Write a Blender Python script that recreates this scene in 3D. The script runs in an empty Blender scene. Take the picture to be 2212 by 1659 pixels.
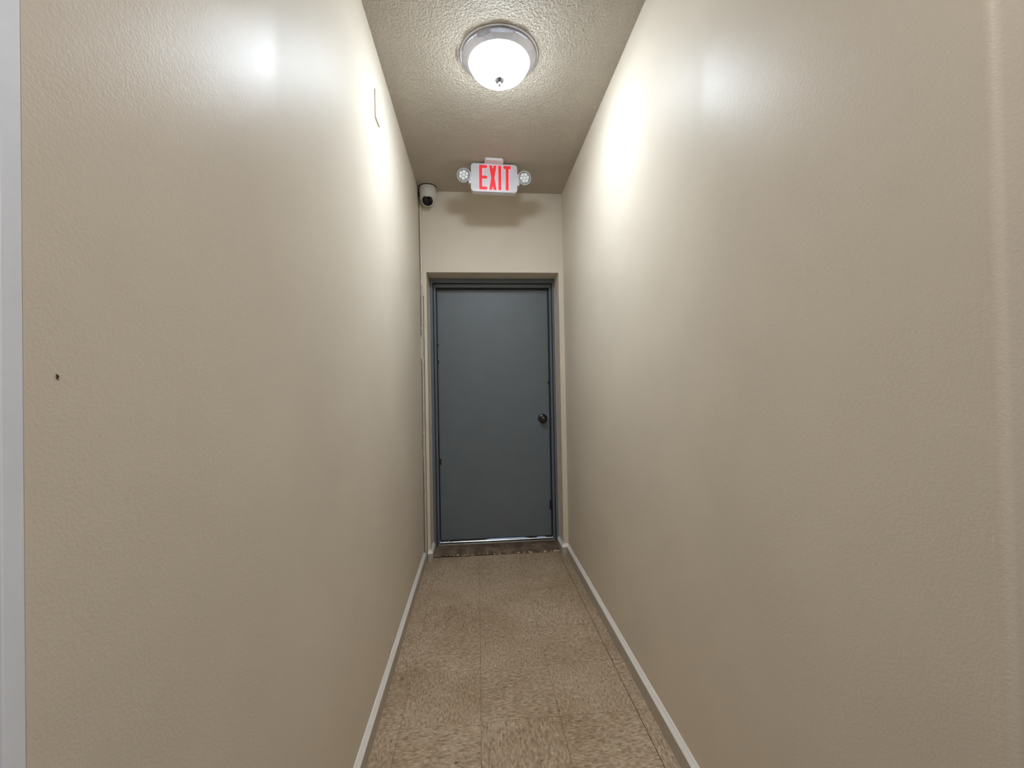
import bpy, bmesh, math, random
from mathutils import Vector, Matrix
random.seed(7)
S = bpy.context.scene
C = S.collection
PI = math.pi

# ------------------------------------------------------------------ camera
W_PX = 2212
F_PX = 909.16
CAM_H = 1.2742
RIGHT = Vector((0.996516, -0.081382, -0.01823))
UP = Vector((0.017454, -0.010237, 0.999795))
FWD = Vector((0.081552, 0.99663, 0.00878))
cd = bpy.data.cameras.new('camera')
cam = bpy.data.objects.new('camera', cd)
C.objects.link(cam)
cd.sensor_fit = 'HORIZONTAL'
cd.sensor_width = 36.0
cd.lens = 36.0 * F_PX / W_PX
cd.clip_start = 0.02
m = Matrix((RIGHT, UP, -FWD)).transposed().to_4x4()
m.translation = Vector((0, 0, CAM_H))
cam.matrix_world = m
S.camera = cam

# ------------------------------------------------------------------ world: plain daylight outside (reaches in only under the door)
w = bpy.data.worlds.new('world')
S.world = w
w.use_nodes = True
w.node_tree.nodes['Background'].inputs[0].default_value = (0.45, 0.62, 1.0, 1)
w.node_tree.nodes['Background'].inputs[1].default_value = 2.2

# ------------------------------------------------------------------ lights and exposure
LAMP_COLOUR = (0.80, 0.90, 1.0)
FILL_COLOUR = (1.0, 0.97, 0.95)
DOME_STRENGTH = (35.0, 162.0)  # glowing glass of the ceiling light: at its rim, and added at its lowest point under the bulbs
def area_lamp(name, loc, size, power, colour):
    l = bpy.data.lights.new(name, 'AREA')
    l.shape = 'DISK'
    l.size = size
    l.energy = power
    l.color = colour
    o = bpy.data.objects.new(name, l)
    o.location = loc
    C.objects.link(o)
    return o
# unseen fill lamp, added behind the camera to lighten the walls
area_lamp('fill_lamp', (0.15, -0.6, 2.72), 0.36, 27, FILL_COLOUR)
S.view_settings.view_transform = 'Standard'
S.view_settings.look = 'None'
S.view_settings.exposure = 0.05
S.view_settings.gamma = 1.0
S.view_settings.use_curve_mapping = False
S.cycles.max_bounces = 12
S.cycles.diffuse_bounces = 8
S.cycles.glossy_bounces = 6

# ------------------------------------------------------------------ measures (metres)
XL, XR = -0.4124, 0.6664       # faces of the side walls
YB = 3.1638                    # face of the end wall
ZC = 2.7489                    # ceiling
YF = 3.3377                    # face of the door frame in its recess
OL, OR, OT = -0.366, 0.6294, 2.145   # opening of the recess
YL0, YR0 = 0.419, 0.483        # near ends of the side walls

# ------------------------------------------------------------------ materials
def new_mat(name):
    mt = bpy.data.materials.new(name)
    mt.use_nodes = True
    nt = mt.node_tree
    return mt, nt, nt.nodes['Principled BSDF']
def nd(nt, typ, **kw):
    n = nt.nodes.new(typ)
    for k, v in kw.items():
        if k.startswith('i_'):
            n.inputs[k[2:].replace('_', ' ')].default_value = v
        else:
            setattr(n, k, v)
    return n
def srgb(r, g, b):
    f = lambda c: (c / 255) / 12.92 if c / 255 <= 0.04045 else ((c / 255 + 0.055) / 1.055) ** 2.4
    return (f(r), f(g), f(b), 1)
def math_node(nt, op, a=None, b=None):
    n = nt.nodes.new('ShaderNodeMath')
    n.operation = op
    for i, v in enumerate((a, b)):
        if v is None: continue
        if isinstance(v, (int, float)): n.inputs[i].default_value = v
        else: nt.links.new(v, n.inputs[i])
    return n.outputs[0]
def noise(nt, vec, scale, detail=2.0, rough=0.5):
    n = nd(nt, 'ShaderNodeTexNoise')
    n.inputs['Scale'].default_value = scale
    n.inputs['Detail'].default_value = detail
    n.inputs['Roughness'].default_value = rough
    nt.links.new(vec, n.inputs['Vector'])
    return n.outputs['Fac']
def ramp(nt, fac, stops):
    r = nt.nodes.new('ShaderNodeValToRGB')
    el = r.color_ramp.elements
    while len(el) < len(stops): el.new(0.5)
    for e, (p, c) in zip(el, stops):
        e.position = p
        e.color = c
    nt.links.new(fac, r.inputs[0])
    return r.outputs[0]
def plain(name, col, rough=0.5, metal=0.0, spec=0.5, grain=0.04, scale=60, bump=0.0):
    """single paint or plastic with a slight procedural mottling"""
    mt, nt, b = new_mat(name)
    tc = nd(nt, 'ShaderNodeTexCoord')
    n = noise(nt, tc.outputs['Object'], scale, 3)
    lo = tuple(c * (1 - grain) for c in col[:3]) + (1,)
    hi = tuple(min(1, c * (1 + grain)) for c in col[:3]) + (1,)
    nt.links.new(ramp(nt, n, [(0.3, lo), (0.7, hi)]), b.inputs['Base Color'])
    b.inputs['Roughness'].default_value = rough
    b.inputs['Metallic'].default_value = metal
    b.inputs['Specular IOR Level'].default_value = spec
    if bump:
        bp = nd(nt, 'ShaderNodeBump')
        bp.inputs['Strength'].default_value = bump
        bp.inputs['Distance'].default_value = 0.001
        nt.links.new(n, bp.inputs['Height'])
        nt.links.new(bp.outputs[0], b.inputs['Normal'])
    return mt
WALL_COL = srgb(218, 208, 192)
def wall_mat(name, seam_y, sign):
    """semi-gloss tan paint over roller stipple; the stipple is coarse before the drywall seam, fine beyond it"""
    mt, nt, b = new_mat(name)
    tc = nd(nt, 'ShaderNodeTexCoord')
    v = tc.outputs['Object']
    sep = nd(nt, 'ShaderNodeSeparateXYZ')
    nt.links.new(v, sep.inputs[0])
    fine = noise(nt, v, 260, 3, 0.55)
    coarse = noise(nt, v, 130, 2, 0.5)
    wav = noise(nt, v, 5, 2, 0.5)
    mp = nd(nt, 'ShaderNodeMapping')
    mp.inputs['Scale'].default_value = (30, 30, 1.5)
    nt.links.new(v, mp.inputs['Vector'])
    streak = noise(nt, mp.outputs[0], 1.0, 2)
    mr = nd(nt, 'ShaderNodeMapRange')
    mr.inputs['From Min'].default_value = seam_y - 0.01
    mr.inputs['From Max'].default_value = seam_y + 0.01
    mr.inputs['To Min'].default_value = 1.0
    mr.inputs['To Max'].default_value = 0.6
    nt.links.new(sep.outputs['Y'], mr.inputs['Value'])
    tex = math_node(nt, 'MULTIPLY', math_node(nt, 'ADD', fine, coarse), mr.outputs[0])
    b1 = nd(nt, 'ShaderNodeBump')
    b1.inputs['Strength'].default_value = 0.21
    b1.inputs['Distance'].default_value = 0.0016
    nt.links.new(tex, b1.inputs['Height'])
    b2 = nd(nt, 'ShaderNodeBump')
    b2.inputs['Strength'].default_value = 0.25
    b2.inputs['Distance'].default_value = 0.006
    nt.links.new(math_node(nt, 'ADD', wav, math_node(nt, 'MULTIPLY', streak, 0.08)), b2.inputs['Height'])
    nt.links.new(b1.outputs[0], b2.inputs['Normal'])
    nt.links.new(b2.outputs[0], b.inputs['Normal'])
    big = noise(nt, v, 1.6, 3)
    lo = tuple(c * 0.95 for c in WALL_COL[:3]) + (1,)
    hi = tuple(c * 1.05 for c in WALL_COL[:3]) + (1,)
    nt.links.new(ramp(nt, big, [(0.3, lo), (0.7, hi)]), b.inputs['Base Color'])
    rg = nd(nt, 'ShaderNodeMapRange')      # glossier coat before the seam, duller patch beyond it
    rg.inputs['From Min'].default_value = seam_y - 0.012
    rg.inputs['From Max'].default_value = seam_y + 0.03
    rg.inputs['To Min'].default_value = 0.39
    rg.inputs['To Max'].default_value = 0.46
    nt.links.new(sep.outputs['Y'], rg.inputs['Value'])
    nt.links.new(rg.outputs[0], b.inputs['Roughness'])
    b.inputs['Specular IOR Level'].default_value = 0.095
    return mt
M = {}
M['wall_left'] = wall_mat('tan_gloss_paint_left', 0.9076, -1)
M['wall_right'] = wall_mat('tan_gloss_paint_right', 1.15, 1)
M['wall_back'] = wall_mat('tan_gloss_paint_end', -1.0, 1)
def ceiling_mat():
    mt, nt, b = new_mat('stippled_ceiling_paint')
    tc = nd(nt, 'ShaderNodeTexCoord')
    v = tc.outputs['Object']
    n1 = noise(nt, v, 105, 3, 0.6)
    n2 = noise(nt, v, 160, 2, 0.5)
    h = math_node(nt, 'ADD', ramp(nt, n1, [(0.36, (0, 0, 0, 1)), (0.66, (1, 1, 1, 1))]), math_node(nt, 'MULTIPLY', n2, 0.4))
    bp = nd(nt, 'ShaderNodeBump')
    bp.inputs['Strength'].default_value = 1.0
    bp.inputs['Distance'].default_value = 0.0062
    nt.links.new(h, bp.inputs['Height'])
    nt.links.new(bp.outputs[0], b.inputs['Normal'])
    col = srgb(207, 196, 179)
    lo = tuple(c * 0.93 for c in col[:3]) + (1,)
    hi = tuple(c * 1.06 for c in col[:3]) + (1,)
    nt.links.new(ramp(nt, noise(nt, v, 3, 3), [(0.3, lo), (0.7, hi)]), b.inputs['Base Color'])
    b.inputs['Roughness'].default_value = 0.4
    return mt
M['ceiling'] = ceiling_mat()
def tile_mat():
    mt, nt, b = new_mat('streaked_vinyl_tile')
    tc = nd(nt, 'ShaderNodeTexCoord')
    oi = nd(nt, 'ShaderNodeObjectInfo')
    off = nd(nt, 'ShaderNodeVectorMath', operation='MULTIPLY_ADD')
    nt.links.new(oi.outputs['Random'], off.inputs[0])
    off.inputs[1].default_value = (37.0, 53.0, 91.0)
    nt.links.new(tc.outputs['Object'], off.inputs[2])
    mp = nd(nt, 'ShaderNodeMapping')
    mp.inputs['Scale'].default_value = (55, 150, 60)
    nt.links.new(off.outputs[0], mp.inputs['Vector'])
    n = noise(nt, mp.outputs[0], 1.0, 3, 0.6)
    base = ramp(nt, n, [(0.30, srgb(130, 110, 88)), (0.45, srgb(172, 152, 129)), (0.56, srgb(184, 165, 141)), (0.70, srgb(212, 194, 170))])
    geo = nd(nt, 'ShaderNodeNewGeometry')
    dirt = noise(nt, geo.outputs['Position'], 2.4, 4, 0.6)
    spk = noise(nt, geo.outputs['Position'], 38, 2, 0.5)
    mx = nd(nt, 'ShaderNodeMix', data_type='RGBA', blend_type='MULTIPLY')
    nt.links.new(ramp(nt, dirt, [(0.35, (0.80, 0.76, 0.70, 1)), (0.6, (1, 1, 1, 1))]), mx.inputs[7])
    nt.links.new(base, mx.inputs[6])
    mx.inputs[0].default_value = 1.0
    mx2 = nd(nt, 'ShaderNodeMix', data_type='RGBA', blend_type='MULTIPLY')
    nt.links.new(mx.outputs[2], mx2.inputs[6])
    nt.links.new(ramp(nt, spk, [(0.24, (0.45, 0.4, 0.35, 1)), (0.29, (1, 1, 1, 1))]), mx2.inputs[7])
    mx2.inputs[0].default_value = 1.0
    nt.links.new(mx2.outputs[2], b.inputs['Base Color'])
    b.inputs['Roughness'].default_value = 0.55
    b.inputs['Specular IOR Level'].default_value = 0.35
    bp = nd(nt, 'ShaderNodeBump')
    bp.inputs['Strength'].default_value = 0.15
    bp.inputs['Distance'].default_value = 0.0006
    nt.links.new(n, bp.inputs['Height'])
    nt.links.new(bp.outputs[0], b.inputs['Normal'])
    return mt
M['tile'] = tile_mat()
def sill_mat():
    mt, nt, b = new_mat('dirty_concrete')
    tc = nd(nt, 'ShaderNodeTexCoord')
    v = tc.outputs['Object']
    n = noise(nt, v, 14, 6, 0.65)
    n2 = noise(nt, v, 130, 3, 0.6)
    c = ramp(nt, n, [(0.3, srgb(66, 52, 42)), (0.5, srgb(98, 82, 68)), (0.63, srgb(122, 104, 88)), (0.75, srgb(150, 132, 112))])
    nt.links.new(c, b.inputs['Base Color'])
    b.inputs['Roughness'].default_value = 0.8
    bp = nd(nt, 'ShaderNodeBump')
    bp.inputs['Strength'].default_value = 0.6
    bp.inputs['Distance'].default_value = 0.003
    nt.links.new(math_node(nt, 'ADD', n, math_node(nt, 'MULTIPLY', n2, 0.4)), bp.inputs['Height'])
    nt.links.new(bp.outputs[0], b.inputs['Normal'])
    return mt
M['sill'] = sill_mat()
M['crumb'] = plain('pale_mortar_crumbs', srgb(206, 186, 154), 0.85, grain=0.25, scale=160)
M['dark'] = plain('dark_matte', srgb(22, 22, 26), 0.6)
M['void'] = plain('dark_subfloor', srgb(34, 25, 19), 0.9)
M['base_shaded'] = plain('shaded_trim_paint', srgb(182, 174, 161), 0.5, grain=0.08, scale=40)  # darker copy of the trim paint, shade coloured into the baseboards' lower face
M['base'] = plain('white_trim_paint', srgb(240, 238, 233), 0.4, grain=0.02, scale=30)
M['casing'] = plain('cool_white_trim_paint', srgb(234, 240, 250), 0.42, grain=0.02, scale=30)
M['door'] = plain('blue_grey_door_paint', srgb(104, 112, 118), 0.42, grain=0.035, scale=9, bump=0.06)
M['frame'] = plain('blue_grey_frame_paint', srgb(100, 108, 116), 0.4, grain=0.04, scale=30)
M['alu'] = plain('worn_aluminium', srgb(186, 182, 172), 0.32, metal=0.9, grain=0.12, scale=25)
M['knob'] = plain('dark_satin_nickel', srgb(84, 80, 77), 0.2, metal=1.0)
M['pan'] = plain('brushed_nickel_pan', srgb(200, 198, 202), 0.42, metal=0.2, grain=0.06, scale=40)
M['flake'] = plain('grey_peeling_paint', srgb(168, 172, 180), 0.6, grain=0.08, scale=90)
M['plastic'] = plain('white_sign_plastic', srgb(214, 211, 217), 0.4, grain=0.015, scale=20)
M['camera_shell'] = plain('white_camera_shell', srgb(206, 202, 192), 0.45, grain=0.05, scale=30)
M['black_gloss'] = plain('smoked_dome', srgb(8, 7, 11), 0.06)
M['conduit'] = plain('cream_conduit_paint', srgb(210, 203, 190), 0.35, grain=0.04, scale=40)
M['conduit_grey'] = plain('grey_conduit', srgb(192, 188, 178), 0.35, grain=0.08, scale=40)
M['plate'] = plain('tan_painted_plate', WALL_COL, 0.3, grain=0.02)
M['caulk'] = plain('pale_caulk', srgb(208, 200, 184), 0.5)
M['chip'] = plain('dark_paint_chip', srgb(52, 42, 34), 0.8)
M['pale_chip'] = plain('white_nail_head', srgb(236, 234, 230), 0.4)
M['chrome'] = plain('lamp_reflector', srgb(244, 246, 245), 0.2, metal=0.1)
M['lens'] = plain('grey_lamp_lens', srgb(168, 172, 170), 0.2, grain=0.1, scale=70)
M['finial'] = plain('dark_nickel_finial', srgb(168, 166, 176), 0.22, metal=1.0)
M['ground'] = plain('outdoor_concrete', srgb(190, 188, 182), 0.8, grain=0.1, scale=12)
def emit(name, col, strength, base=None):
    mt, nt, b = new_mat(name)
    b.inputs['Base Color'].default_value = base or col
    b.inputs['Emission Color'].default_value = col
    b.inputs['Emission Strength'].default_value = strength
    b.inputs['Roughness'].default_value = 0.35
    return mt
M['dome'] = emit('glowing_opal_glass', LAMP_COLOUR + (1,), 10.0, (0.9, 0.9, 0.9, 1))
nt = M['dome'].node_tree
tc = nd(nt, 'ShaderNodeTexCoord')
sep = nd(nt, 'ShaderNodeSeparateXYZ')
nt.links.new(tc.outputs['Object'], sep.inputs[0])
depth = math_node(nt, 'MULTIPLY', math_node(nt, 'ADD', math_node(nt, 'MULTIPLY', sep.outputs['Z'], -1.0), -0.033), 1 / 0.073)
depth = math_node(nt, 'POWER', math_node(nt, 'MAXIMUM', depth, 0.0), 3.0)
nt.links.new(math_node(nt, 'ADD', math_node(nt, 'MULTIPLY', depth, DOME_STRENGTH[1]), DOME_STRENGTH[0]), nt.nodes['Principled BSDF'].inputs['Emission Strength'])
M['red'] = emit('lit_red_letter', (1.0, 0.04, 0.05, 1), 0.34, srgb(200, 30, 40))
M['pink'] = emit('pink_letter_halo', (1.0, 0.45, 0.5, 1), 0.3, srgb(240, 180, 190))  # glow around the red letters, made as an emissive pink outline

# ------------------------------------------------------------------ mesh helpers
ORIGIN = {}
def obj(name, bm, mat, parent=None, origin=None, local=False, smooth=False):
    """link a bmesh (world coordinates unless local) as ONE object; its origin goes to `origin` or to its parent's"""
    me = bpy.data.meshes.new(name)
    o = bpy.data.objects.new(name, me)
    C.objects.link(o)
    org = Vector(origin) if origin is not None else (ORIGIN[parent.name] if parent else Vector((0, 0, 0)))
    if not local:
        bmesh.ops.translate(bm, vec=-org, verts=bm.verts)
    bmesh.ops.recalc_face_normals(bm, faces=bm.faces)
    if smooth:
        for f in bm.faces: f.smooth = True
    bm.to_mesh(me)
    bm.free()
    me.materials.append(mat)
    if smooth and smooth != 'all':
        me.set_sharp_from_angle(angle=math.radians(smooth))
    o.parent = parent
    o.location = (org - ORIGIN[parent.name]) if parent else org
    if local: o.location = (0, 0, 0)
    ORIGIN[o.name] = org
    return o
def thing(name, label, cat, loc, kind=None, group=None):
    o = bpy.data.objects.new(name, None)
    C.objects.link(o)
    o.location = loc
    o.empty_display_size = 0.1
    ORIGIN[o.name] = Vector(loc)
    o['label'] = label
    o['category'] = cat
    if kind: o['kind'] = kind
    if group: o['group'] = group
    return o
def structure(o, label, cat):
    o['kind'] = 'structure'
    o['label'] = label
    o['category'] = cat
    return o
def box(bm, x0, x1, y0, y1, z0, z1, bev=0.0, seg=2, mtx=None):
    r = bmesh.ops.create_cube(bm, size=1.0)
    vs = r['verts']
    for v in vs:
        v.co = Vector((x0 + (v.co.x + .5) * (x1 - x0), y0 + (v.co.y + .5) * (y1 - y0), z0 + (v.co.z + .5) * (z1 - z0)))
    if bev:
        es = list({e for v in vs for e in v.link_edges})
        r = bmesh.ops.bevel(bm, geom=es, offset=bev, segments=seg, affect='EDGES', profile=0.5)
        vs = list({v for f in r['faces'] for v in f.verts} | {v for v in vs if v.is_valid})
    if mtx is not None:
        bmesh.ops.transform(bm, matrix=mtx, verts=vs)
    return vs
def lathe(bm, prof, n=48, mtx=None, a0=0.0, a1=2 * PI, cap=False):
    """revolve (radius, height) pairs about z"""
    full = abs(a1 - a0 - 2 * PI) < 1e-6
    rings = []
    allv = []
    for r, z in prof:
        if r < 1e-6:
            v = bm.verts.new((0, 0, z)); rings.append([v]); allv.append(v); continue
        ring = [bm.verts.new((r * math.cos(a0 + (a1 - a0) * k / n), r * math.sin(a0 + (a1 - a0) * k / n), z)) for k in range(n if full else n + 1)]
        rings.append(ring); allv += ring
    for A, B in zip(rings, rings[1:]):
        k_n = n
        for k in range(k_n):
            if len(A) == 1 and len(B) == 1: continue
            k2 = (k + 1) % n if full else k + 1
            if len(A) == 1: bm.faces.new((A[0], B[k], B[k2]))
            elif len(B) == 1: bm.faces.new((A[k], B[0], A[k2]))
            else: bm.faces.new((A[k], B[k], B[k2], A[k2]))
    if mtx is not None:
        bmesh.ops.transform(bm, matrix=mtx, verts=allv)
    return allv
def frame_to(axis, loc):
    """matrix that turns +z to `axis` and moves to loc"""
    q = Vector((0, 0, 1)).rotation_difference(Vector(axis).normalized())
    return Matrix.Translation(loc) @ q.to_matrix().to_4x4()
def prism(bm, pts, y0, y1):
    """extrude an x/z outline along y"""
    A = [bm.verts.new((x, y0, z)) for x, z in pts]
    B = [bm.verts.new((x, y1, z)) for x, z in pts]
    n = len(pts)
    bm.faces.new(A); bm.faces.new(B[::-1])
    for k in range(n):
        bm.faces.new((A[k], A[(k + 1) % n], B[(k + 1) % n], B[k]))
    return A + B
def rounded(x0, x1, z0, z1, r, n=6):
    out = []
    for cx, cz, a in ((x1 - r, z1 - r, 0), (x0 + r, z1 - r, 90), (x0 + r, z0 + r, 180), (x1 - r, z0 + r, 270)):
        for k in range(n + 1):
            t = math.radians(a + 90 * k / n)
            out.append((cx + r * math.cos(t), cz + r * math.sin(t)))
    return out

# ------------------------------------------------------------------ the setting
RX0, RX1, RY0 = -1.7, 2.0, -2.8       # the room the camera stands in

bm = bmesh.new()
box(bm, RX0 - .1, RX1 + .1, RY0 - .1, 3.30, -0.12, -0.0032)
floor = structure(obj('floor', bm, M['void']), 'floor of streaked brown vinyl tiles between the white baseboards', 'floor')
# tiles: checkerboard of streak directions, each its own object
T = 0.3048
SX, SY = -0.009, 1.6226
G = 0.0005
cols = [(XL + .001, SX - T), (SX - T, SX), (SX, SX + T), (SX + T, SX + 2 * T - .0012), (SX + 2 * T + .0002, XR - .001)]
tile_meshes = {}
def tile_mesh(wx, wy, turned):
    key = (round(wx, 4), round(wy, 4), turned)
    if key not in tile_meshes:
        b_ = bmesh.new()
        a, c = (wy, wx) if turned else (wx, wy)
        vs = [b_.verts.new((sx * (a / 2 - i), sy * (c / 2 - i), z)) for z, i in ((-0.0032, 0.0), (-0.0005, 0.0), (0.0, 0.0006)) for sx, sy in ((-1, -1), (1, -1), (1, 1), (-1, 1))]
        for r in (0, 4):
            for k in range(4):
                b_.faces.new((vs[r + k], vs[r + (k + 1) % 4], vs[r + 4 + (k + 1) % 4], vs[r + 4 + k]))
        b_.faces.new(vs[8:12]); b_.faces.new(vs[0:4][::-1])
        me = bpy.data.meshes.new('floor_tile')
        b_.to_mesh(me); b_.free()
        me.materials.append(M['tile'])
        tile_meshes[key] = me
    return tile_meshes[key]
rows = [(SY + T * k, SY + T * (k + 1)) for k in range(-4, 6)]
rows[-1] = (rows[-1][0], 3.229)
for ci, (x0, x1) in enumerate(cols):
    for ri, (y0, y1) in enumerate(rows):
        gx = G
        turned = (ci + ri) % 2 == 1
        t = bpy.data.objects.new('floor_tile', tile_mesh(x1 - x0 - 2 * gx, y1 - y0 - 2 * G, turned))
        C.objects.link(t)
        t.parent = floor
        t.location = ((x0 + x1) / 2, (y0 + y1) / 2, random.uniform(-0.0002, 0.0002))
        if turned: t.rotation_euler = (0, 0, PI / 2)

bm = bmesh.new()
box(bm, RX0 - .1, RX1 + .1, RY0 - .1, 3.6, ZC, ZC + .1)
ceiling = structure(obj('ceiling', bm, M['ceiling']), 'tan stippled ceiling above the corridor', 'ceiling')

bm = bmesh.new()
box(bm, XL - .13, XL, YL0, 3.6, -0.01, ZC)
wall_left = structure(obj('wall_left', bm, M['wall_left']), 'glossy tan wall running along the left of the corridor', 'wall')
bm = bmesh.new()
vs = box(bm, XR, XR + .13, YR0, 3.6, -0.01, ZC)
e = [e for e in bm.edges if all(abs(v.co.x - XR) < 1e-5 and abs(v.co.y - YR0) < 1e-5 for v in e.verts)]
bmesh.ops.bevel(bm, geom=e, offset=0.014, segments=8, affect='EDGES', profile=0.5)
wall_right = structure(obj('wall_right', bm, M['wall_right'], smooth=50), 'glossy tan wall running along the right of the corridor', 'wall')

SLOT = -0.388
bm = bmesh.new()
box(bm, SLOT, OL, YB, 3.56, -0.01, OT)
box(bm, XL, SLOT, YB + .022, 3.56, -0.01, 1.97)
box(bm, XL, SLOT, YB, 3.56, 1.97, OT)
box(bm, OR, XR, YB, 3.56, -0.01, OT)
box(bm, XL, XR, YB, 3.56, OT, ZC)
wall_back = structure(obj('wall_back', bm, M['wall_back']), 'tan end wall with the recessed grey door', 'wall')

# walls of the room the camera stands in
def room_wall(name, label, *b):
    bm = bmesh.new(); box(bm, *b)
    return structure(obj(name, bm, M['wall_back']), label, 'wall')
room_wall('wall_entry_left', 'tan room wall left of the corridor mouth', RX0, XL - .131, YL0 + .03, YL0 + .13, -.01, ZC)
room_wall('wall_entry_right', 'tan room wall right of the corridor mouth', XR + .131, RX1, YR0, YR0 + .12, -.01, ZC)
room_wall('wall_room_left', 'tan wall of the room behind the camera, on the left', RX0 - .1, RX0, RY0, YL0 + .13, -.01, ZC)
room_wall('wall_room_right', 'tan wall of the room behind the camera, on the right', RX1, RX1 + .1, RY0, YR0 + .12, -.01, ZC)
room_wall('wall_room_rear', 'tan wall behind the camera', RX0 - .1, RX1 + .1, RY0 - .1, RY0, -.01, ZC)

# white casing on the near end of the left wall
bm = bmesh.new()
box(bm, XL - .0345, XL, YL0 - .0187, YL0, 0.0, ZC, 0.001, 1)
structure(obj('trim_1', bm, M['casing']), 'white vertical trim strip at the near end of the left wall', 'trim')

# baseboards: one profile swept along mitred paths
PROF = [(0.0, 0.0), (0.015, 0.0), (0.0152, 0.062), (0.0145, 0.0645), (0.0085, 0.0735), (0.0075, 0.0738), (0.0072, 0.0755), (0.0026, 0.0835), (0.0, 0.084)]
def sweep(bm, path, side, only=None):
    P = [Vector((x, y)) for x, y in path]
    n = len(P)
    dirs = [(P[i + 1] - P[i]).normalized() for i in range(n - 1)]
    nrm = [Vector((-d.y, d.x)) * side for d in dirs]
    mit = []
    for i in range(n):
        if i == 0: mit.append(nrm[0])
        elif i == n - 1: mit.append(nrm[-1])
        else:
            s = nrm[i - 1] + nrm[i]
            mit.append(s / (1 + nrm[i - 1].dot(nrm[i])))
    for i in range(n - 1):
        if only is not None and i not in only: continue
        A = [bm.verts.new((*(P[i] + mit[i] * t), z)) for t, z in PROF]
        B = [bm.verts.new((*(P[i + 1] + mit[i + 1] * t), z)) for t, z in PROF]
        k = len(PROF)
        bm.faces.new(A); bm.faces.new(B[::-1])
        for j in range(k):
            bm.faces.new((A[j], A[(j + 1) % k], B[(j + 1) % k], B[j]))
def shade_lower_face(o):
    """the upright lower face of the baseboard is coloured darker for its shade, the moulded top whiter for the lamp light"""
    o.data.materials.append(M['base_shaded'])
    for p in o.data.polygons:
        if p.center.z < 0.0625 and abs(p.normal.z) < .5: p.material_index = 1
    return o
bm = bmesh.new(); sweep(bm, [(XL, YL0), (XL, YB - .026)], -1)
structure(shade_lower_face(obj('baseboard_left', bm, M['base'])), 'white baseboard along the foot of the left wall', 'baseboard')
pr = [(XR, YR0 + .008), (XR, YB), (OR, YB), (OR, YF)]
bm = bmesh.new(); sweep(bm, pr, 1, (0,))
structure(shade_lower_face(obj('baseboard_right', bm, M['base'])), 'white baseboard along the foot of the right wall', 'baseboard')
bm = bmesh.new(); sweep(bm, pr, 1, (1, 2))
structure(shade_lower_face(obj('baseboard_back_right', bm, M['base'])), 'short white baseboard turning into the recess right of the grey door', 'baseboard')
bm = bmesh.new(); sweep(bm, [(SLOT + .003, YB), (OL, YB), (OL, YF)], -1)
structure(shade_lower_face(obj('baseboard_back_left', bm, M['base'])), 'short white baseboard turning into the recess left of the grey door', 'baseboard')

# concrete sill, worn at its front edge
bm = bmesh.new()
nx = 90
sec = [(0.0, -0.004), (0.004, 0.010), (0.016, 0.020), (0.034, 0.027), (0.060, 0.034), (0.095, 0.038), (0.14, 0.038), (0.26, 0.020), (0.26, -0.05)]
grid = []
for i in range(nx + 1):
    x = OL + (OR - OL) * i / nx
    j = 0.006 * math.sin(x * 23) + random.uniform(-.004, .004)
    skew = 0.018 - 0.022 * i / nx
    row = []
    for k, (dy, z) in enumerate(sec):
        jj = j * max(0, 1 - k / 3.0)
        row.append(bm.verts.new((x, 3.236 + max(skew, 0) * max(0, 1 - k / 4) + dy + jj, z + (random.uniform(-.0018, .0018) if 0 < k < 5 else 0))))
    grid.append(row)
for A, B in zip(grid, grid[1:]):
    for k in range(len(sec) - 1):
        bm.faces.new((A[k], B[k], B[k + 1], A[k + 1]))
structure(obj('door_sill', bm, M['sill'], smooth='all'), 'stained worn concrete sill in front of the grey door', 'sill')

# ground outside, seen only through the gap under the door
bm = bmesh.new()
box(bm, -4, 4, 3.57, 8, -0.15, -0.03)
structure(obj('ground', bm, M['ground']), 'pale concrete ground outside beyond the grey door', 'ground')

# ------------------------------------------------------------------ crumbs along the broken floor edge
bm = bmesh.new()
for k in range(150):
    x = random.uniform(OL + .01, OR - .01)
    s = random.uniform(0.003, 0.008) * (1.5 if x > 0.25 else 1.0)
    y = 3.243 + random.uniform(-0.006, 0.016) + (0.012 if x < -.2 else 0)
    r = bmesh.ops.create_icosphere(bm, subdivisions=1, radius=s)
    ang = Matrix.Rotation(random.uniform(0, PI), 4, 'Z')
    mt = Matrix.Translation((x, y, 0.001 + random.uniform(0, .006))) @ ang @ Matrix.Diagonal((random.uniform(1, 3.2), .7, .55, 1))
    for v in r['verts']:
        v.co = mt @ (v.co * random.uniform(.75, 1.2))
crumbs = obj('mortar_crumbs', bm, M['crumb'], origin=(0.13, 3.24, 0.0))
crumbs['kind'] = 'stuff'
crumbs['label'] = 'pale broken mortar crumbs along the floor edge before the door sill'
crumbs['category'] = 'rubble'

# ------------------------------------------------------------------ the door
door = thing('door_1', 'blue grey steel door in its frame, set back in the end wall', 'door', (0.13, YF, 0.04), 'structure')
bm = bmesh.new()
FB = 0.030
box(bm, OL, -0.340, YF, YF + .19, FB, OT, .0015, 1)
box(bm, 0.6085, OR, YF, YF + .19, FB, OT, .0015, 1)
box(bm, -0.3405, 0.609, YF, YF + .19, 2.110, OT, .0015, 1)
fr = obj('door_frame', bm, M['frame'], door)
bm = bmesh.new()
SB = YF + .024
box(bm, -0.3405, -0.3185, SB, YF + .060, FB + .004, 2.1105, .002, 2)
box(bm, 0.588, 0.609, SB, YF + .060, FB + .004, 2.1105, .002, 2)
box(bm, -0.3185, 0.588, SB, YF + .060, 2.078, 2.1105, .002, 2)
obj('door_stop', bm, M['frame'], fr)
bm = bmesh.new()
for x0, x1 in ((-0.3395, -0.3335), (0.6035, 0.608)):
    box(bm, x0, x1, SB - .003, SB + .001, FB + .01, 2.108)
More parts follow.
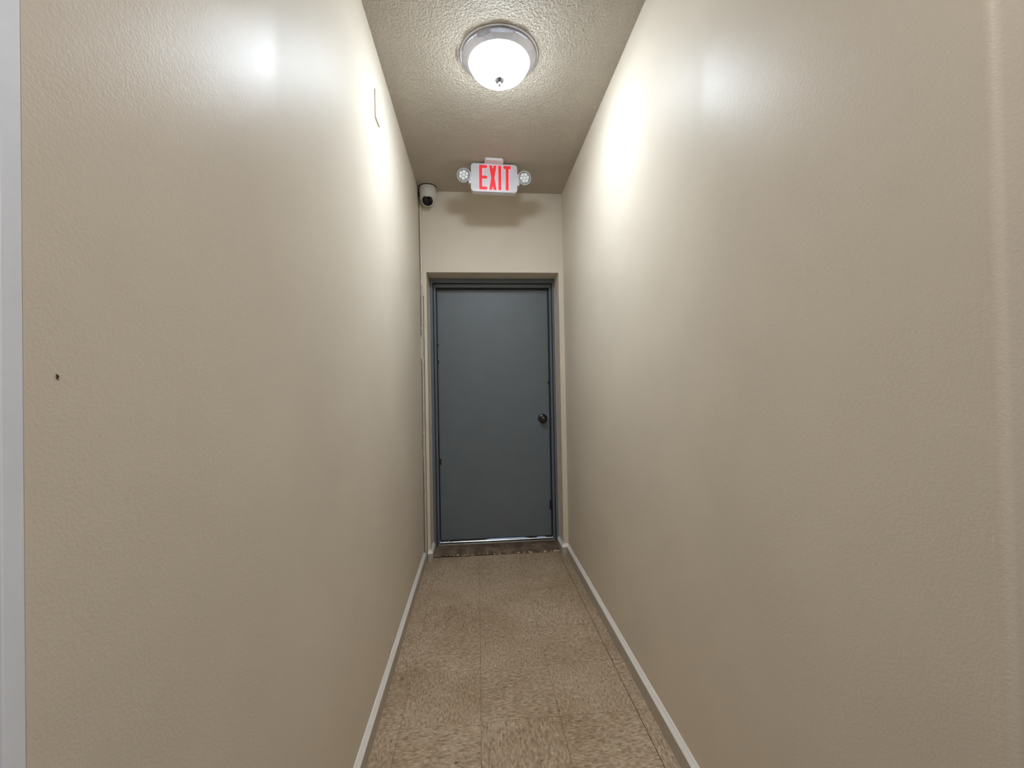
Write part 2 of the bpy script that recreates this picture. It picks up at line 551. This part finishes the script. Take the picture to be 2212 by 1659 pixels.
box(bm, -0.334, 0.604, SB - .003, SB + .001, 2.1025, 2.109)
obj('shadow_strip', bm, M['dark'], fr)  # dark strip laid along the rabbet as its shadow line
bm = bmesh.new()
box(bm, OL, OL + .003, YF - .004, YF + .002, 0.09, OT - .035, .001, 1)
box(bm, OR - .003, OR, YF - .004, YF + .002, 0.08, OT - .035, .001, 1)
caulk = obj('caulk_bead', bm, M['caulk'], fr)
LY = YF + .064
bm = bmesh.new()
box(bm, -0.326, 0.597, LY, LY + .045, 0.068, 2.094, .002, 2)
leaf = obj('door_leaf', bm, M['door'], door)
bm = bmesh.new()
box(bm, -0.3185, -0.3105, YF + .050, LY + .0005, 0.07, 2.078)
box(bm, 0.5785, 0.588, YF + .050, LY + .0005, 0.07, 2.078)
box(bm, -0.3105, 0.5785, YF + .050, LY + .0005, 2.068, 2.078)
ws = obj('weatherstrip', bm, M['dark'], door)
# torn spots of the weatherstrip: a dark flap hanging from a pale end
for x, z, h, wd in ((-0.306, 1.635, .022, .007), (-0.306, 1.505, .030, .008), (-0.3035, 0.722, .055, .014), (0.5745, 1.325, .028, .008), (0.5735, 0.36, .085, .016)):
    bm = bmesh.new()
    s = 1 if x < 0 else -1
    A = [(x - s * wd * .6, z), (x + s * wd * .35, z), (x + s * wd * .3, z - h * .55), (x + s * wd * .55, z - h * .85), (x - s * wd * .1, z - h), (x - s * wd * .6, z - h * .9)]
    prism(bm, A, LY - .006, LY - .0005)
    fl = obj('torn_flap', bm, M['dark'], ws)
    bm = bmesh.new()
    box(bm, x - .004, x + .004, LY - .008, LY - .002, z, z + .006, .001, 1)
    obj('pale_end', bm, M['flake'], fl if False else ws)
# sweep under the leaf with the worn notches that let daylight in
bm = bmesh.new()
def sweep_h(x):
    for a, b, d in ((-.290, -.268, .6), (-.262, -.238, .75), (0.03, 0.40, 1.0), (0.452, 0.535, .75)):
        if a < x < b:
            e_ = min(x - a, b - x) / (0.05 if b - a > .1 else .012)
            return d * min(1, e_)
    return 0.0
n = 180
prev = None
for i in range(n + 1):
    x = -0.316 + (0.588 + 0.316) * i / n
    zb = 0.0563 + 0.0065 * sweep_h(x)
    q = [bm.verts.new((x, y, z)) for y, z in ((LY + .001, zb), (LY + .001, .0682), (LY + .007, .0682), (LY + .007, zb))]
    if prev:
        for k in range(4):
            bm.faces.new((prev[k], prev[(k + 1) % 4], q[(k + 1) % 4], q[k]))
    else: bm.faces.new(q)
    prev = q
bm.faces.new(prev[::-1])
obj('door_sweep', bm, M['dark'], door)
bm = bmesh.new()
pts = [(YF + .020, .034), (YF + .020, .046), (YF + .023, .0485), (YF + .050, .050), (YF + .056, .0565), (YF + .072, .0565), (YF + .076, .040), (YF + .110, .030), (YF + .110, .022)]
A = [bm.verts.new((-0.329, y, z)) for y, z in pts]
B = [bm.verts.new((0.606, y, z)) for y, z in pts]
bm.faces.new(A); bm.faces.new(B[::-1])
for k in range(len(pts)):
    bm.faces.new((A[k], A[(k + 1) % len(pts)], B[(k + 1) % len(pts)], B[k]))
th = obj('threshold', bm, M['alu'], door)
bm = bmesh.new()
box(bm, -0.3285, 0.6055, YF + .027, YF + .050, 0.0475, 0.0512, .001, 1)
obj('reflection_strip', bm, M['dark'], th)  # dark strip added for the door's reflection on the threshold's flat top
KX, KZ = 0.5235, 1.018
kn = None
bm = bmesh.new()
lathe(bm, [(0, .066), (.012, .0655), (.0215, .061), (.0265, .052), (.027, .046), (.0235, .036), (.0165, .028), (.0125, .022), (.0125, .004), (0, .004)], 40, frame_to((0, -1, 0), (KX, LY, KZ)))
kn = obj('door_knob', bm, M['knob'], door, smooth=40)
bm = bmesh.new()
lathe(bm, [(0, .012), (.018, .012), (.030, .009), (.037, .004), (.0385, 0), (0, 0)], 40, frame_to((0, -1, 0), (KX, LY, KZ)))
obj('rosette', bm, M['knob'], kn, smooth=40)

# ------------------------------------------------------------------ ceiling light
LC = (0.1206, 1.856)
lamp = thing('ceiling_light', 'round flush ceiling light with glowing white glass dome and nickel ring', 'light', (LC[0], LC[1], ZC))
mt = Matrix.Translation((LC[0], LC[1], ZC))
bm = bmesh.new()
lathe(bm, [(0, 0), (.1735, 0), (.1735, -.004), (.170, -.006), (.166, -.006), (0, -.006)], 96, mt)
obj('base_plate', bm, M['pan'], lamp, smooth=30)
bm = bmesh.new()
lathe(bm, [(.160, -.004), (.1645, -.008), (.1635, -.012), (.152, -.022), (.1395, -.032), (.1365, -.0355), (.133, -.0355), (.131, -.031), (.129, -.010)], 96, mt)
obj('trim_ring', bm, M['pan'], lamp, smooth=30)
bm = bmesh.new()
prof = [(.1315 * math.cos(t), -.033 - .073 * math.sin(t)) for t in [PI / 2 * k / 16 for k in range(17)]]
prof[-1] = (0, prof[-1][1])
lathe(bm, [(.128, -.012)] + prof, 96, mt)
obj('glass_dome', bm, M['dome'], lamp, smooth='all')
bm = bmesh.new()
lathe(bm, [(0, -.101), (.020, -.104), (.0215, -.1075), (.017, -.1145), (.0075, -.118), (.0065, -.121), (.0075, -.125), (.0068, -.129), (.0045, -.134), (.002, -.138), (0, -.139)], 32, mt)
obj('finial', bm, M['finial'], lamp, smooth=45)
def ring_z(r):
    """underside of the trim ring at radius r"""
    if r > .1635: return -.0125
    return -.012 - (.1635 - r) / .0115 * .010
def flake(a0, a1, r_in, r_out, n=18):
    bm = bmesh.new()
    A = []; B = []; A2 = []; B2 = []
    for k in range(n + 1):
        t = k / n
        a = math.radians(a0 + (a1 - a0) * t)
        taper = math.sin(PI * t) ** .5
        ro = r_out - (r_out - r_in) * .5 * (1 - taper) + random.uniform(-.0006, .0006)
        ri = r_in + (r_out - r_in) * .5 * (1 - taper) + random.uniform(-.0012, .0012) * taper
        for L, r, dz in ((A, ri, 0), (B, ro, 0), (A2, ri, .0015), (B2, ro, .0015)):
            L.append(bm.verts.new((LC[0] + r * math.cos(a), LC[1] + r * math.sin(a), ZC + ring_z(r) - .0035 + dz)))
    for k in range(n):
        bm.faces.new((A[k], A[k + 1], B[k + 1], B[k]))
        bm.faces.new((A2[k], B2[k], B2[k + 1], A2[k + 1]))
        bm.faces.new((A[k], A2[k], A2[k + 1], A[k + 1]))
        bm.faces.new((B[k], B[k + 1], B2[k + 1], B2[k]))
    return obj('paint_flake', bm, M['flake'], lamp)
flake(-107, -72, .1555, .1685)
flake(-128, -106, .150, .166)
flake(-150, -126, .1625, .1675)
flake(-70, -48, .1615, .167)
flake(166, 196, .1655, .1705)

# ------------------------------------------------------------------ exit sign with two emergency lamps
sx, sy, sz = 0.1315, 2.735, 2.6435
sign = thing('exit_sign', 'white emergency exit sign with red letters and two round lamps, hung under the ceiling', 'sign', (sx, sy, sz))
sign.rotation_euler = (0, math.radians(0.75), math.radians(1.5))
FW, FH = 0.152, 0.0925
def rlathe_plate(bm, hw, hh, r, y0, y1, ch):
    """rounded slab in the x/z plane with a chamfered front edge at y0"""
    secs = [(ch, y0), (ch * .3, y0 + ch * .3), (0, y0 + ch), (0, y1)]
    rings = [[bm.verts.new((x, y, z)) for x, z in rounded(-hw + i, hw - i, -hh + i, hh - i, max(r - i, .001))] for i, y in secs]
    for P_, Q in zip(rings, rings[1:]):
        n_ = len(P_)
        for k in range(n_): bm.faces.new((P_[k], P_[(k + 1) % n_], Q[(k + 1) % n_], Q[k]))
    bm.faces.new(rings[0]); bm.faces.new(rings[-1][::-1])
bm = bmesh.new()
rlathe_plate(bm, FW, FH, .024, -.006, .004, .003)
obj('face_plate', bm, M['plastic'], sign, local=True, smooth=35)
bm = bmesh.new()
rlathe_plate(bm, FW - .004, FH - .003, .022, .004, .045, .001)
obj('housing', bm, M['plastic'], sign, local=True, smooth=35)
def rect(x0, x1, z0, z1): return [(x0, z0), (x1, z0), (x1, z1), (x0, z1)]
ZT, ZB, ST = 0.0795, -0.0795, 0.0185
E0, E1 = -0.0975, -0.0465
X0, X1 = -0.0335, 0.0150
I0, I1 = 0.0270, 0.0455
T0, T1 = 0.0600, 0.1085
LETTERS = [
    [(E0, ZB), (E1, ZB), (E1, ZB + ST), (E0 + ST, ZB + ST), (E0 + ST, -.0085), (E1, -.0085), (E1, .0095), (E0 + ST, .0095), (E0 + ST, ZT - ST), (E1, ZT - ST), (E1, ZT), (E0, ZT)],
    [(X0, ZB), (X0 + .0195, ZB), ((X0 + X1) / 2, ZB + .024), (X1 - .0195, ZB), (X1, ZB), ((X0 + X1) / 2 + .0105, 0), (X1, ZT), (X1 - .0195, ZT), ((X0 + X1) / 2, ZT - .024), (X0 + .0195, ZT), (X0, ZT), ((X0 + X1) / 2 - .0105, 0)],
    rect(I0, I1, ZB, ZT),
    [(T0 + .015, ZB), (T1 - .015, ZB), (T1 - .015, ZT - ST), (T1, ZT - ST), (T1, ZT), (T0, ZT), (T0, ZT - ST), (T0 + .015, ZT - ST)],
]
def grow(pts, d):
    out = []
    n_ = len(pts)
    for i in range(n_):
        p0, p1, p2 = Vector(pts[i - 1]), Vector(pts[i]), Vector(pts[(i + 1) % n_])
        d1, d2 = (p1 - p0).normalized(), (p2 - p1).normalized()
        n1, n2 = Vector((d1.y, -d1.x)), Vector((d2.y, -d2.x))
        s = n1 + n2
        out.append(tuple(p1 + s * (d / max(.25, 1 + n1.dot(n2)))))
    return out
for pts in LETTERS:
    bm = bmesh.new()
    vs = prism(bm, pts, -.0085, -.0045)
    es = [e for e in bm.edges if abs(e.verts[0].co.y - e.verts[1].co.y) > .001]
    bmesh.ops.bevel(bm, geom=es, offset=.0022, segments=2, affect='EDGES')
    L = obj('letter', bm, M['red'], sign, local=True)
    bm = bmesh.new()
    prism(bm, grow(pts, .0022), -.0068, -.0045)
    obj('letter_halo', bm, M['pink'], L, local=True)
# mount on the ceiling (level with the ceiling, so undo the small tilt by building it a little proud)
bm = bmesh.new()
CZ = ZC - sz
secs = [(0.004, CZ - .016), (0.0012, CZ - .0145), (0, CZ - .011), (0, CZ - .0015)]
rings = []
for i, z in secs:
    rings.append([bm.verts.new((x - .003, y, z)) for x, y in rounded(-.0615 + i, .0615 - i, -.055 + i, .075 - i, .017)])
for P_, Q in zip(rings, rings[1:]):
    for k in range(len(P_)): bm.faces.new((P_[k], P_[(k + 1) % len(P_)], Q[(k + 1) % len(P_)], Q[k]))
bm.faces.new(rings[0]); bm.faces.new(rings[-1][::-1])
can = obj('canopy', bm, M['plastic'], sign, local=True, smooth=35)
bm = bmesh.new()
lathe(bm, [(0, CZ - .0168), (.0032, CZ - .0165), (.0035, CZ - .0155), (0, CZ - .0155)], 12, Matrix.Translation((0, -.043, 0)))
obj('screw', bm, M['dark'], can, local=True)
bm = bmesh.new()
box(bm, -.045, .045, .008, .040, FH - .006, CZ - .012, .002, 1)
obj('stem', bm, M['plastic'], sign, local=True)
for s in (-1, 1):
    cx = s * (FW + .0455)
    cz = 0.004
    ax = Vector((s * .10, -1, -.05 if s < 0 else -.10)).normalized()
    mt = frame_to(ax, (cx, -.012, cz))
    bm = bmesh.new()
    lathe(bm, [(0, -.040), (.020, -.040), (.034, -.030), (.0425, -.012), (.0438, .004), (.0432, .008), (.0405, .009), (.0385, .0065), (.0385, .001), (0, .001)], 48, mt)
    hd = obj('lamp_head', bm, M['plastic'], sign, local=True, smooth=35)
    bm = bmesh.new()
    lathe(bm, [(0, .0012), (.0383, .0012), (.0383, .0035), (0, .0035)], 40, mt)
    obj('lens_seat', bm, M['dark'], hd, local=True, smooth=35)
    bm = bmesh.new()
    lathe(bm, [(0, .0036), (.0352, .0036), (.0345, .0062), (0, .0066)], 40, mt)
    obj('lens', bm, M['lens'], hd, local=True, smooth=35)
    for k in range(7):
        a = k * PI / 3 + .3
        px, pz = (0, 0) if k == 6 else (.0215 * math.cos(a), .0215 * math.sin(a))
        bm = bmesh.new()
        lathe(bm, [(.0095, .006), (.0085, .0095), (.0062, .0098), (.0048, .0072), (.0025, .0070), (0, .0092)], 14, mt @ Matrix.Translation((px, pz, 0)))
        obj('reflector', bm, M['chrome'], hd, local=True, smooth='all')
    bm = bmesh.new()
    lathe(bm, [(.024, -.014), (.024, .012), (.020, .016), (0, .016)], 24, frame_to((s, 0, 0), (s * (FW - .006), .014, -.006)))
    box(bm, s * (FW + .004) - .010, s * (FW + .004) + .010, -.002, .026, -.040, .034, .004, 2)
    obj('lamp_bracket', bm, M['plastic'], sign, local=True, smooth=35)

# ------------------------------------------------------------------ security camera in the corner
DC = (-0.3375, 3.098)
sec_cam = thing('security_camera', 'small white dome security camera with a dark lens on the ceiling corner', 'camera', (DC[0], DC[1], ZC))
mt = Matrix.Translation((DC[0], DC[1], ZC))
bm = bmesh.new()
lathe(bm, [(0, 0), (.0635, 0), (.0635, -.003), (.062, -.0045), (0, -.0045)], 56, mt)
obj('mount_plate', bm, M['void'], sec_cam, smooth=35)
bm = bmesh.new()
lathe(bm, [(0, -.0045), (.0590, -.0045), (.0612, -.008), (.0605, -.050), (.0585, -.078), (.0555, -.088), (.040, -.100), (0, -.100)], 56, mt)
shell = obj('body', bm, M['camera_shell'], sec_cam, smooth=35)
AX = Vector((0.03, -0.74, -0.67)).normalized()
BC = Vector((DC[0] - .001, DC[1] - .002, ZC - .088))
R = .0535
bm = bmesh.new()
cut = 0.86
prof = [(R * math.sin(t), R * math.cos(t)) for t in [PI - (PI - cut) * k / 20 for k in range(21)]]
prof[0] = (0, -R)
prof += [(R * math.sin(cut) - .003, R * math.cos(cut) - .002), (0, R * math.cos(cut) - .002)]
lathe(bm, prof, 48, frame_to(AX, BC))
ball = obj('turret', bm, M['camera_shell'], sec_cam, smooth=35)
bm = bmesh.new()
rr = R * math.sin(cut) - .0022
zz = R * math.cos(cut) - .0018
lathe(bm, [(rr * math.cos(t), zz + .0095 * math.sin(t)) for t in [PI / 2 * k / 10 for k in range(10)]] + [(0, zz + .0095)], 40, frame_to(AX, BC))
obj('lens_window', bm, M['black_gloss'], sec_cam, smooth='all')
bm = bmesh.new()
lathe(bm, [(0, .002), (.0028, .002), (.003, 0), (0, 0)], 12, frame_to((.25, -1, -.1), (DC[0] + .018, DC[1] - .0555, ZC - .078)))
obj('screw', bm, M['conduit_grey'], shell)
bm = bmesh.new()
box(bm, XL + .002, XL + .020, YB - .030, YB - .001, ZC - .052, ZC - .016, .003, 2)
obj('cable_gland', bm, M['void'], sec_cam)

# ------------------------------------------------------------------ conduit down the corner
CX = -0.4005
cond = thing('conduit', 'thin cream conduit pipe running down the left corner from the camera to the floor', 'pipe', (CX, YB - .009, 0.0))
def tube(bm, pts, r, n=14):
    prev = None
    for i, p in enumerate(pts):
        ring = [bm.verts.new((p[0] + r * math.cos(2 * PI * k / n), p[1] + r * math.sin(2 * PI * k / n), p[2])) for k in range(n)]
        if prev:
            for k in range(n): bm.faces.new((prev[k], prev[(k + 1) % n], ring[(k + 1) % n], ring[k]))
        else: bm.faces.new(ring[::-1])
        prev = ring
    bm.faces.new(prev)
bm = bmesh.new()
tube(bm, [(CX, YB - .009, 2.06), (CX + .001, YB - .009, 2.3), (CX, YB - .009, 2.50), (CX - .0005, YB - .011, 2.62), (CX - .002, YB - .013, 2.70)], .0085)
obj('upper_tube', bm, M['conduit'], cond, smooth=40)
bm = bmesh.new()
tube(bm, [(CX + .0005, YB - .006, .004), (CX + .001, YB - .006, .5), (CX - .0003, YB - .006, 0.95), (CX + .0005, YB - .006, 1.5), (CX + .001, YB - .008, 2.06)], .0078)
obj('lower_tube', bm, M['conduit_grey'], cond, smooth=40)
bm = bmesh.new()
lathe(bm, [(0, -.018), (.0098, -.018), (.0106, -.012), (.0106, .012), (.0098, .018), (0, .018)], 18, Matrix.Translation((CX + .0005, YB - .009, 2.065)))
obj('coupling', bm, M['conduit'], cond, smooth=35)
bm = bmesh.new()
lathe(bm, [(0, .004), (.004, .004), (.0062, .002), (.0065, 0), (0, 0)], 16, frame_to((0, -1, 0), (CX, YB - .0138, 0.948)))
obj('clip_screw', bm, M['conduit'], cond, smooth=35)
bm = bmesh.new()
box(bm, CX - .0095, CX + .0095, YB - .0142, YB + .004, 0.938, 0.958, .002, 1)
obj('clip', bm, M['conduit_grey'], cond)
# dabs of old paint bridging the pipe and the left wall
for z0, z1 in ((1.50, 1.66), (1.475, 1.483), (0.80, 0.812), (1.72, 1.735)):
    bm = bmesh.new()
    box(bm, XL, CX - .006, YB - .012, YB - .004, z0, z1, .001, 1)
    obj('paint_bridge', bm, M['conduit'], cond)

# ------------------------------------------------------------------ small things on the walls
plate = thing('cover_plate', 'blank wall plate painted tan like the left wall, high near the ceiling', 'plate', (XL, 1.838, 2.4855))
bm = bmesh.new()
vs = box(bm, XL, XL + .0065, 1.8005, 1.8755, 2.425, 2.546, .0022, 2)
obj('plate', bm, M['plate'], plate, smooth=40)
for z in (2.455, 2.516):
    bm = bmesh.new()
    lathe(bm, [(0, .0016), (.0022, .0014), (.003, 0), (0, 0)], 12, frame_to((1, 0, 0), (XL + .0064, 1.838, z)))
    obj('screw', bm, M['plate'], plate)
bm = bmesh.new()
prism(bm, [(0.4483, 1.2957), (0.4508, 1.2938), (0.4486, 1.2906)], -0.0006, 0.0009)
bmesh.ops.transform(bm, matrix=Matrix(((0, 1, 0, XL), (1, 0, 0, 0), (0, 0, 1, 0), (0, 0, 0, 1))), verts=bm.verts)
obj('paint_chip', bm, M['chip'], wall_left)
bm = bmesh.new()
lathe(bm, [(0, .0012), (.0018, .0010), (.0022, 0), (0, 0)], 10, Matrix.Translation((0, 0, 0)))
for v in bm.verts: v.co.y *= 2.6
bmesh.ops.transform(bm, matrix=frame_to((1, 0, 0), (XL, 1.415, 2.347)), verts=bm.verts)
obj('nail_head', bm, M['pale_chip'], wall_left)
